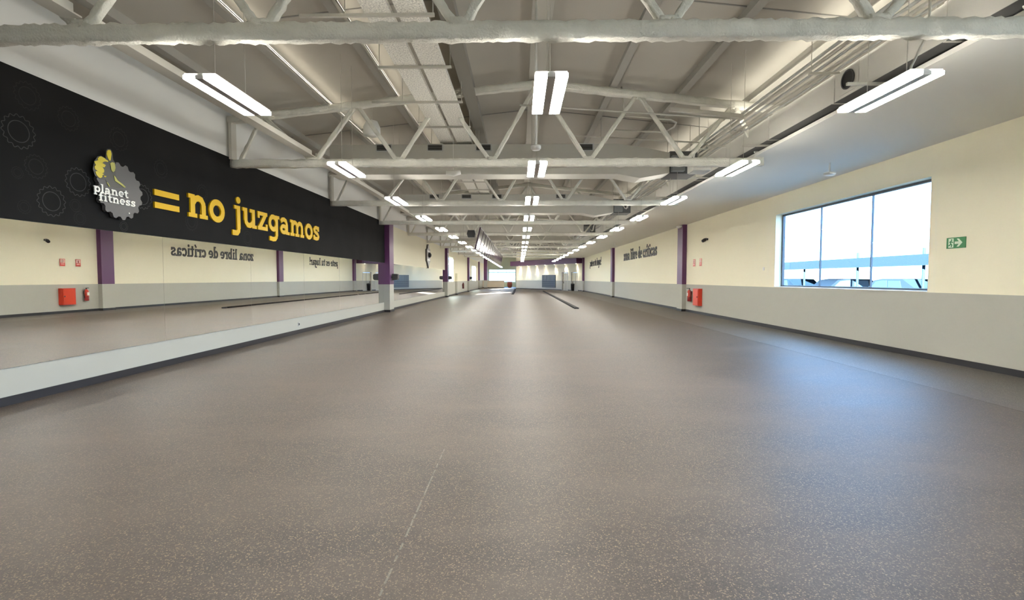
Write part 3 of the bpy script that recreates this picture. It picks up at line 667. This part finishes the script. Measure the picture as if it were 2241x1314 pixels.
# ------------------------------------------------------------------ things on the window wall
xw = XR
t = thing('hose_cabinet', 'red fire hose cabinet on the grey dado beside the purple column', 'hose cabinet', (0, 0, 0))
box_obj('cabinet_body', xw - 0.16, xw, 20.52, 21.16, 0.36, 1.08, RED, t)
dr = box_obj('cabinet_door', xw - 0.175, xw - 0.16, 20.56, 21.12, 0.40, 1.04, mat('red_door', (0.72, 0.06, 0.015), 0.3), t)
box_obj('lock', xw - 0.19, xw - 0.175, 20.6, 20.64, 0.70, 0.76, DARKM, dr)
t = thing('fire_extinguisher', 'red fire extinguisher hanging on the dado between column and hose cabinet', 'extinguisher', (0, 0, 0))
ex, ey = xw - 0.11, 21.75
MB().sweep([(ex, ey, 0.50), (ex, ey, 0.53), (ex, ey, 0.92), (ex, ey, 0.99), (ex, ey, 1.02)], [0.075, 0.085, 0.085, 0.05, 0.03], RED, 16).build('cylinder_body', t, True)
MB().sweep([(ex, ey, 0.50), (ex, ey, 0.58), (ex, ey, 0.70)], [0.087, 0.0875, 0.0875], REDD, 16).build('lower_band', t, True)
MB().box(ex - 0.09, ex - 0.08, ey - 0.05, ey + 0.05, 0.74, 0.88, WHITEL).build('label_plate', t)
MB().box(ex - 0.02, ex + 0.02, ey - 0.02, ey + 0.02, 1.01, 1.06, DARKM).box(ex - 0.12, ex + 0.03, ey - 0.012, ey + 0.012, 1.06, 1.08, BLACK).build('valve', t)
MB().sweep([(ex, ey - 0.02, 1.03), (ex, ey - 0.1, 1.0), (ex, ey - 0.12, 0.85), (ex, ey - 0.1, 0.62)], 0.014, BLACK, 8).build('hose', t, True)
MB().box(ex + 0.08, xw, ey - 0.03, ey + 0.03, 0.8, 0.95, DARKM).build('wall_bracket', t)
def fire_sign(y, kind, label):
    t = thing('fire_sign', label, 'sign', (0, 0, 0), 'red fire signs')
    box_obj('plate', xw - 0.012, xw, y - 0.12, y + 0.12, 2.04, 2.35, RED, t)
    O = (xw - 0.012, y, 2.2)
    m = MB().prism([(-0.095, -0.02), (0.095, -0.02), (0.095, 0.13), (-0.095, 0.13)], O, -YU, ZV, 0.003, mat('sign_pink', (0.80, 0.55, 0.45), 0.5))
    m.build('pictogram_field', t)
    if kind == 0: MB().strip(arc(0.0, 0.06, 0.04, 0.04, 30, 340, 14), 0.02, O, -YU, ZV, 0.005, REDD).build('hose_pictogram', t)
    else: MB().prism([(-0.03, -0.01), (0.03, -0.01), (0.03, 0.08), (0.01, 0.11), (-0.01, 0.11), (-0.03, 0.08)], O, -YU, ZV, 0.005, REDD).build('extinguisher_pictogram', t)
    MB().prism([(-0.08, -0.09), (0.08, -0.09), (0.08, -0.06), (-0.08, -0.06)], O, -YU, ZV, 0.003, mat('sign_pink', (0.8, 0.55, 0.45))).build('text_line', t)
fire_sign(20.75, 0, 'small red sign with hose pictogram above the hose cabinet')
fire_sign(21.5, 1, 'small red sign with extinguisher pictogram above the extinguisher')
t = thing('security_camera', 'small black camera high on the cream wall beyond the window', 'camera', (0, 0, 0))
box_obj('mount', xw - 0.06, xw, 19.97, 20.07, 3.06, 3.14, BLACK, t)
MB().sweep([(xw - 0.05, 20.02, 3.11), (xw - 0.14, 19.98, 3.07), (xw - 0.24, 19.93, 3.02)], [0.05, 0.07, 0.06], BLACK, 12).build('camera_head', t, True)
t = thing('wall_switch', 'small white switch plate on the cream wall beyond the window', 'switch', (0, 0, 0))
box_obj('plate', xw - 0.012, xw, 15.36, 15.46, 1.76, 1.86, PLAST, t); box_obj('rocker', xw - 0.018, xw - 0.012, 15.385, 15.435, 1.785, 1.835, WHITEL, t)
t = thing('white_camera', 'small white device at the top of the first window-wall column', 'camera', (0, 0, 0))
box_obj('mount', xw - 0.24, xw - 0.19, 22.6, 22.75, 3.86, 3.94, PLAST, t); MB().sweep([(xw - 0.23, 22.67, 3.88), (xw - 0.42, 22.6, 3.86)], 0.06, PLAST, 12).build('camera_head', t, True)
t = thing('exit_sign', 'green emergency exit sign with running figure and arrow beside the window', 'sign', (0, 0, 0))
box_obj('plate', xw - 0.014, xw, 8.50, 8.87, 2.035, 2.225, GREEN, t)
O = (xw - 0.014, 8.685, 2.13)
MB().prism([(-0.145, -0.08), (-0.045, -0.08), (-0.045, 0.08), (-0.145, 0.08)], O, -YU, ZV, 0.002, PALEG).build('doorway_symbol', t)
mb = MB().prism([(-0.08 + 0.014 * math.cos(a * math.pi / 5), 0.052 + 0.014 * math.sin(a * math.pi / 5)) for a in range(10)], O, -YU, ZV, 0.004, GREEN)
mb.strip([(-0.088, 0.035), (-0.1, -0.01), (-0.075, -0.035), (-0.085, -0.07)], 0.02, O, -YU, ZV, 0.004, GREEN)
mb.strip([(-0.1, -0.01), (-0.115, -0.04), (-0.14, -0.045)], 0.018, O, -YU, ZV, 0.004, GREEN).strip([(-0.125, 0.01), (-0.1, 0.03), (-0.07, 0.02), (-0.055, 0.0)], 0.014, O, -YU, ZV, 0.004, GREEN)
mb.build('running_figure', t)
MB().prism([(-0.02, -0.022), (0.06, -0.022), (0.02, -0.07), (0.06, -0.07), (0.13, 0.0), (0.06, 0.07), (0.02, 0.07), (0.06, 0.022), (-0.02, 0.022)], O, -YU, ZV, 0.003, PALEG).build('arrow', t)

# ------------------------------------------------------------------ things on the mirror wall
for i, (y, ww) in enumerate(((22.05, 0.26), (39.95, 0.2), (56.95, 0.2))):
    t = thing('wall_speaker', 'small black speaker on the room side of the %s mirror-wall column' % ORD[i], 'speaker', (0, 0, 0), 'black column speakers')
    x = XL + ww + 0.006
    box_obj('bracket', x, x + 0.05, y - 0.05, y + 0.05, 1.52, 1.6, DARKM, t)
    MB().prism([(0.05, 1.42), (0.26, 1.44), (0.30, 1.5), (0.30, 1.66), (0.26, 1.71), (0.05, 1.72)], (x, y + 0.14, 0), (1, 0, 0), (0, 0, 1), 0.28, BLACK).build('speaker_box', t)
    box_obj('speaker_grille', x + 0.30, x + 0.306, y - 0.1, y + 0.1, 1.5, 1.66, DARKM, t)
t = thing('wall_alarm_sign', 'shield-shaped grey sign with round black siren on the cream wall above the mirrors', 'sign', (0, 0, 0))
O = (XL, 32.0, 3.02); k = 1.0
MB().prism([(-0.62, -0.36), (-0.35, -0.5), (-0.12, -0.72), (0.0, -0.84), (0.12, -0.72), (0.35, -0.5), (0.62, -0.36), (0.62, 0.36), (0.3, 0.46), (0.26, 0.6), (0.14, 0.72), (-0.14, 0.72), (-0.26, 0.6), (-0.3, 0.46), (-0.62, 0.36)], O, YU, ZV, 0.09, mat('alarm_edge', (0.05, 0.045, 0.035), 0.5)).build('backing', t)
MB().prism([(-0.58, -0.33), (-0.33, -0.46), (0.0, -0.77), (0.33, -0.46), (0.58, -0.33), (0.58, 0.33), (0.27, 0.42), (0.22, 0.57), (0.12, 0.67), (-0.12, 0.67), (-0.22, 0.57), (-0.27, 0.42), (-0.58, 0.33)], O, YU, ZV, 0.008, mat('alarm_face', (0.42, 0.41, 0.37), 0.4), 0.09).build('face', t)
MB().sweep([(XL + 0.09, 32.0, 3.04), (XL + 0.2, 32.0, 3.04), (XL + 0.27, 32.0, 3.04)], [0.17, 0.17, 0.08], BLACK, 16).build('siren', t, True)
MB().prism([(-0.4, 0.22), (0.4, 0.22), (0.4, 0.32), (-0.4, 0.32)], O, YU, ZV, 0.006, WHITEL, 0.098).build('upper_stripe', t)
MB().prism([(-0.4, -0.34), (0.4, -0.34), (0.4, -0.24), (-0.4, -0.24)], O, YU, ZV, 0.006, WHITEL, 0.098).build('lower_stripe', t)
t = thing('fire_extinguisher', 'dark extinguisher on the mirror wall beyond the short partition', 'extinguisher', (0, 0, 0))
MB().sweep([(XL + 0.11, 51.5, 0.45), (XL + 0.11, 51.5, 0.95), (XL + 0.11, 51.5, 1.05)], [0.1, 0.1, 0.03], mat('extinguisher_dark', (0.12, 0.02, 0.02), 0.4), 12).build('cylinder_body', t, True)
MB().box(XL, XL + 0.05, 51.45, 51.55, 0.7, 0.9, DARKM).build('wall_bracket', t); MB().box(XL + 0.05, XL + 0.2, 51.48, 51.52, 1.05, 1.08, BLACK).build('valve', t)
t = thing('wall_socket', 'small grey socket low on the wall under the mirrors', 'socket', (0, 0, 0))
box_obj('plate', XL, XL + 0.012, 13.2, 13.3, 0.2, 0.3, ALU, t); box_obj('socket_face', XL + 0.012, XL + 0.016, 13.22, 13.28, 0.22, 0.28, DARKM, t)

# ------------------------------------------------------------------ floor trunking
for (x, y0, y1, lab) in ((2.84, 24.3, 44.6, 'long dark cable trunking lying on the floor, the longer front piece'), (2.84, 45.4, 57.5, 'dark cable trunking on the floor leading to the far wall'),
                         (-0.64, 46.5, 70.0, 'thin dark cable trunking on the floor leading towards the reception')):
    t = thing('floor_trunking', lab, 'cable trunking', (0, 0, 0), 'floor trunking')
    MB().prism([(-0.11, 0), (0.12, 0), (0.09, 0.07), (-0.09, 0.07)], (x, y0 + 0.1, 0), (1, 0, 0), (0, 0, 1), -(y1 - y0 - 0.1), mat('trunking', (0.015, 0.012, 0.011), 0.7, spec=0.1)).build('cover', t)
    MB().box(x - 0.12, x + 0.12, y0, y0 + 0.1, 0, 0.06, BLACK).build('end_cap', t)

# ------------------------------------------------------------------ hanging screens
def make_tv():
    t = thing('hanging_tv', '', 'tv', (0, 0, 0), 'row of hanging screens')
    M = Matrix.Translation((0, 0, 3.24)) @ Matrix.Rotation(math.radians(14), 4, 'Y')
    MB().box(-0.05, 0.0, -0.74, 0.74, -0.5, 0.5, TVB, M).build('back_shell', t)
    MB().box(0.0, 0.012, -0.74, 0.74, -0.5, 0.5, BLACK, M).build('bezel', t)
    MB().box(0.012, 0.015, -0.70, 0.70, -0.46, 0.46, SCREEN, M).build('screen', t)
    MB().sweep([(-0.06, 0, 3.3), (-0.12, 0, 3.5), (-0.12, 0, roof_z(-1.92) + 0.01)], 0.014, STEEL, 8).build('pole', t)
    return t
tv = make_tv()
for k in range(16):
    lab = 'black screen hung from the roof in a long row, %s from the camera' % ORD[k]
    if k == 0: tv.location = (-1.8, 22.0, 0); tv['label'] = lab
    else: dup(tv, (-1.8, 22.0 + k * 1.75, 0), lab)
t = thing('hanging_speaker', 'black box speaker hung in front of the row of screens', 'speaker', (0, 0, 0))
MB().prism([(-0.14, 3.3), (0.14, 3.3), (0.18, 3.45), (0.14, 3.6), (-0.14, 3.6), (-0.18, 3.45)], (-2.1, 21.2, 0), (1, 0, 0), (0, 0, 1), -0.3, BLACK).build('speaker_box', t)
MB().sweep([(-2.1, 21.35, 3.58), (-2.1, 21.35, roof_z(-2.1) + 0.01)], 0.012, STEEL, 6).build('rod', t)
t = thing('hanging_rack', 'pale open metal frame hung from the roof beside the screens', 'frame', (0, 0, 0))
for i in range(5): MB().sweep([(-2.9 + 0.15 * i, 24.0, 3.5), (-2.9 + 0.15 * i, 24.0, roof_z(-2.6) + 0.02)], 0.01, STEEL, 5).build('rod', t)
box_obj('crossbar', -3.0, -2.1, 23.97, 24.03, 3.46, 3.52, STEEL, t); box_obj('crossbar', -3.0, -2.1, 23.97, 24.03, 3.8, 3.86, STEEL, t)

# ------------------------------------------------------------------ far wall
hd = struct(MB().box(0, FL, 0, 1.0, 3.36, 4.02, PURPLE, FM).build('trim_header'), 'purple header box with downlights over the far wall')
for k in range(7):
    u = 1.1 + k * 2.3
    t = thing('downlight', 'small downlight under the purple far header, %s from the window wall' % ORD[k], 'downlight', FM @ Vector((u, 0.24, 3.36)), 'downlights under the far header')
    MB().sweep([(0, 0, 0.0), (0, 0, -0.03)], 0.09, HOUSE, 14).build('trim_ring', t); MB().sweep([(0, 0, -0.03), (0, 0, -0.036)], 0.07, DOWN, 14).build('lens', t)
    ld = bpy.data.lights.new('downlight_beam', 'SPOT'); ld.energy = 420; ld.spot_size = math.radians(78); ld.spot_blend = 0.5; ld.color = (1, 0.86, 0.66); ld.shadow_soft_size = 0.06
    lo = bpy.data.objects.new('downlight_beam', ld); COL.objects.link(lo); lo.parent = t; lo.location = (0, 0, -0.05)
ua, ub = far_u(1216), far_u(1187)
t = thing('tile_board', 'dark slate board with rows of small square tiles on the far wall', 'board', (0, 0, 0))
MB().box(ua, ub, 0, 0.08, 0.32, 2.0, SLATE, FM).build('board_back', t)
for r in range(4):
    for c_ in range(8):
        w = (ub - ua - 0.2) / 8
        MB().box(ua + 0.1 + c_ * w + 0.03, ua + 0.1 + (c_ + 1) * w - 0.03, 0.08, 0.1, 1.80 - r * 0.19, 1.93 - r * 0.19, SLATE2, FM).build('tile', t)
for r in range(3): MB().box(ua + 0.1, ub - 0.1, 0.08, 0.095, 0.45 + 0.25 * r, 0.5 + 0.25 * r, SLATE2, FM).build('rail', t)
t = thing('waste_bin', 'black waste bin in front of the far door', 'bin', FM @ Vector(((D2[0] + D2[1]) / 2 - 0.1, 0.35, 0)))
MB().sweep([(0, 0, 0), (0, 0, 0.75), (0, 0, 0.8)], [0.2, 0.24, 0.24], BLACK, 16).build('bin_body', t, True); MB().sweep([(0, 0, 0.8), (0, 0, 0.9), (0, 0, 0.94)], [0.25, 0.22, 0.08], DARKM, 16).build('bin_lid', t, True)

# ------------------------------------------------------------------ reception
t = thing('reception_counter', 'long beige reception counter at the far end', 'counter', (0, 0, 0))
box_obj('counter_front', XL + 0.02, -2.5, 79.8, 80.0, 0.1, 1.15, BEIGE, t); box_obj('counter_top', XL + 0.02, -2.42, 79.7, 80.4, 1.15, 1.2, mat('beige_top', (0.5, 0.45, 0.37), 0.4), t)
box_obj('counter_plinth', XL + 0.02, -2.55, 79.85, 80.0, 0, 0.1, SKIRT, t); box_obj('counter_side', -2.6, -2.5, 80.0, 80.35, 0.0, 1.15, BEIGE, t)
t = thing('tub_chair', 'reddish-brown tub chair beside the reception counter', 'chair', (-1.6, 80.2, 0))
MB().sweep([(0, 0, 0.08), (0, 0, 0.42), (0, 0, 0.46)], [0.34, 0.36, 0.33], BRICKR, 18).build('seat', t, True)
MB().strip([(0.36 * math.cos(math.radians(a)), 0.36 * math.sin(math.radians(a))) for a in range(150, 400, 10)], 0.09, (0, 0, 0.3), (1, 0, 0), (0, 1, 0), 0.72, BRICKR).build('backrest', t, True)
MB().sweep([(0, 0, 0), (0, 0, 0.1)], 0.22, DARKM, 14).build('base', t)

# ------------------------------------------------------------------ outside
struct(box_obj('ground', XR + 0.3, 120, -60, 160, -0.25, -0.15, CONC), 'pale concrete yard outside the big window')
struct(box_obj('ground_mirror_side', -60, XL - 0.3, -30, 160, -0.25, -0.15, CONC), 'pale ground outside the mirror wall')
struct(box_obj('ground_end', XL - 0.3, XR + 0.3, 91.2, 160, -0.25, -0.15, CONC), 'pale ground outside the reception window')
t = thing('parking_canopy', 'long bluish parking canopy seen through the big window', 'canopy', (0, 0, 0))
box_obj('canopy_roof', 18.0, 23.0, 10, 70, 2.45, 2.58, CANOPY, t); box_obj('canopy_fascia', 17.9, 18.0, 10, 70, 2.1, 2.6, CANOPY, t)
for y in (18.5, 22.3, 26.6, 31.5, 37, 43): MB().sweep([(18.2, y, -0.15), (18.2, y, 2.9 if y in (26.6, 22.3) else 2.5)], 0.06, CANOPY, 8).build('canopy_post', t)
def make_car(m):
    t = thing('parked_car', '', 'car', (0, 0, 0), 'parked cars')
    prof = [(-2.1, 0.25), (2.1, 0.25), (2.15, 0.7), (1.9, 0.95), (1.2, 1.02), (0.75, 1.42), (0.2, 1.5), (-1.1, 1.48), (-1.75, 1.1), (-2.12, 0.98), (-2.2, 0.6)]
    MB().prism(prof, (0, 0.85, 0), (1, 0, 0), (0, 0, 1), 1.7, m).build('car_body', t)
    for s in (-1, 1):
        for q in ([(-1.05, 1.06), (-0.2, 1.06), (-0.2, 1.4), (-0.95, 1.4)], [(-0.12, 1.06), (0.95, 1.04), (0.62, 1.36), (0.2, 1.42), (-0.12, 1.42)]):
            MB().prism(q, (0, 0.855 * s + 0.005, 0), (1, 0, 0), (0, 0, 1), 0.012, CARG).build('side_window', t)
    for x in (-1.3, 1.35):
        for s in (-1, 1): MB().sweep([(x, s * 0.68, 0.17), (x, s * 0.88, 0.17)], 0.32, BLACK, 16).build('wheel', t)
    for s in (-1, 1): MB().sweep([(2.12, s * 0.55, 0.72), (2.19, s * 0.55, 0.72)], 0.12, PLAST, 10).build('headlight', t)
    return t
for k, (y, mi) in enumerate(((20.4, 0), (24.4, 1), (29.0, 2), (34.2, 0), (40.0, 1))):
    c = make_car(CARS[mi]); c.location = (18.9, y, -0.0); c.rotation_euler = (0, 0, math.radians(90 if k % 2 else -90) if k in (1, 3) else math.radians(180))
    c['label'] = 'dark parked car under the canopy outside the big window, %s along' % ORD[k]
t = thing('garden_tree', 'green leafy tree outside the mirror-wall window', 'tree', (-11.5, 78, -0.15))
MB().sweep([(0, 0, 0), (0.05, 0, 1.5), (0, 0.1, 3.2)], [0.18, 0.14, 0.08], BARK, 10).build('trunk', t, True)
mb = MB(); rr = random.Random(9)
for k in range(420):
    a = rr.uniform(0, 6.28); q = rr.uniform(0, 1) ** 0.5 * 2.1; zz = 3.0 + rr.uniform(-1.6, 1.8) * (1 - q / 4); c = Vector((q * math.cos(a), q * math.sin(a), zz))
    u = Vector((rr.uniform(-1, 1), rr.uniform(-1, 1), rr.uniform(-1, 1))).normalized(); v = u.orthogonal().normalized(); s = rr.uniform(0.15, 0.32)
    mb.add([c - u * s, c + v * s * 0.5, c + u * s, c - v * s * 0.5], [(0, 1, 2, 3)], LEAF)
o = mb.build('foliage', t); o['kind'] = 'stuff'
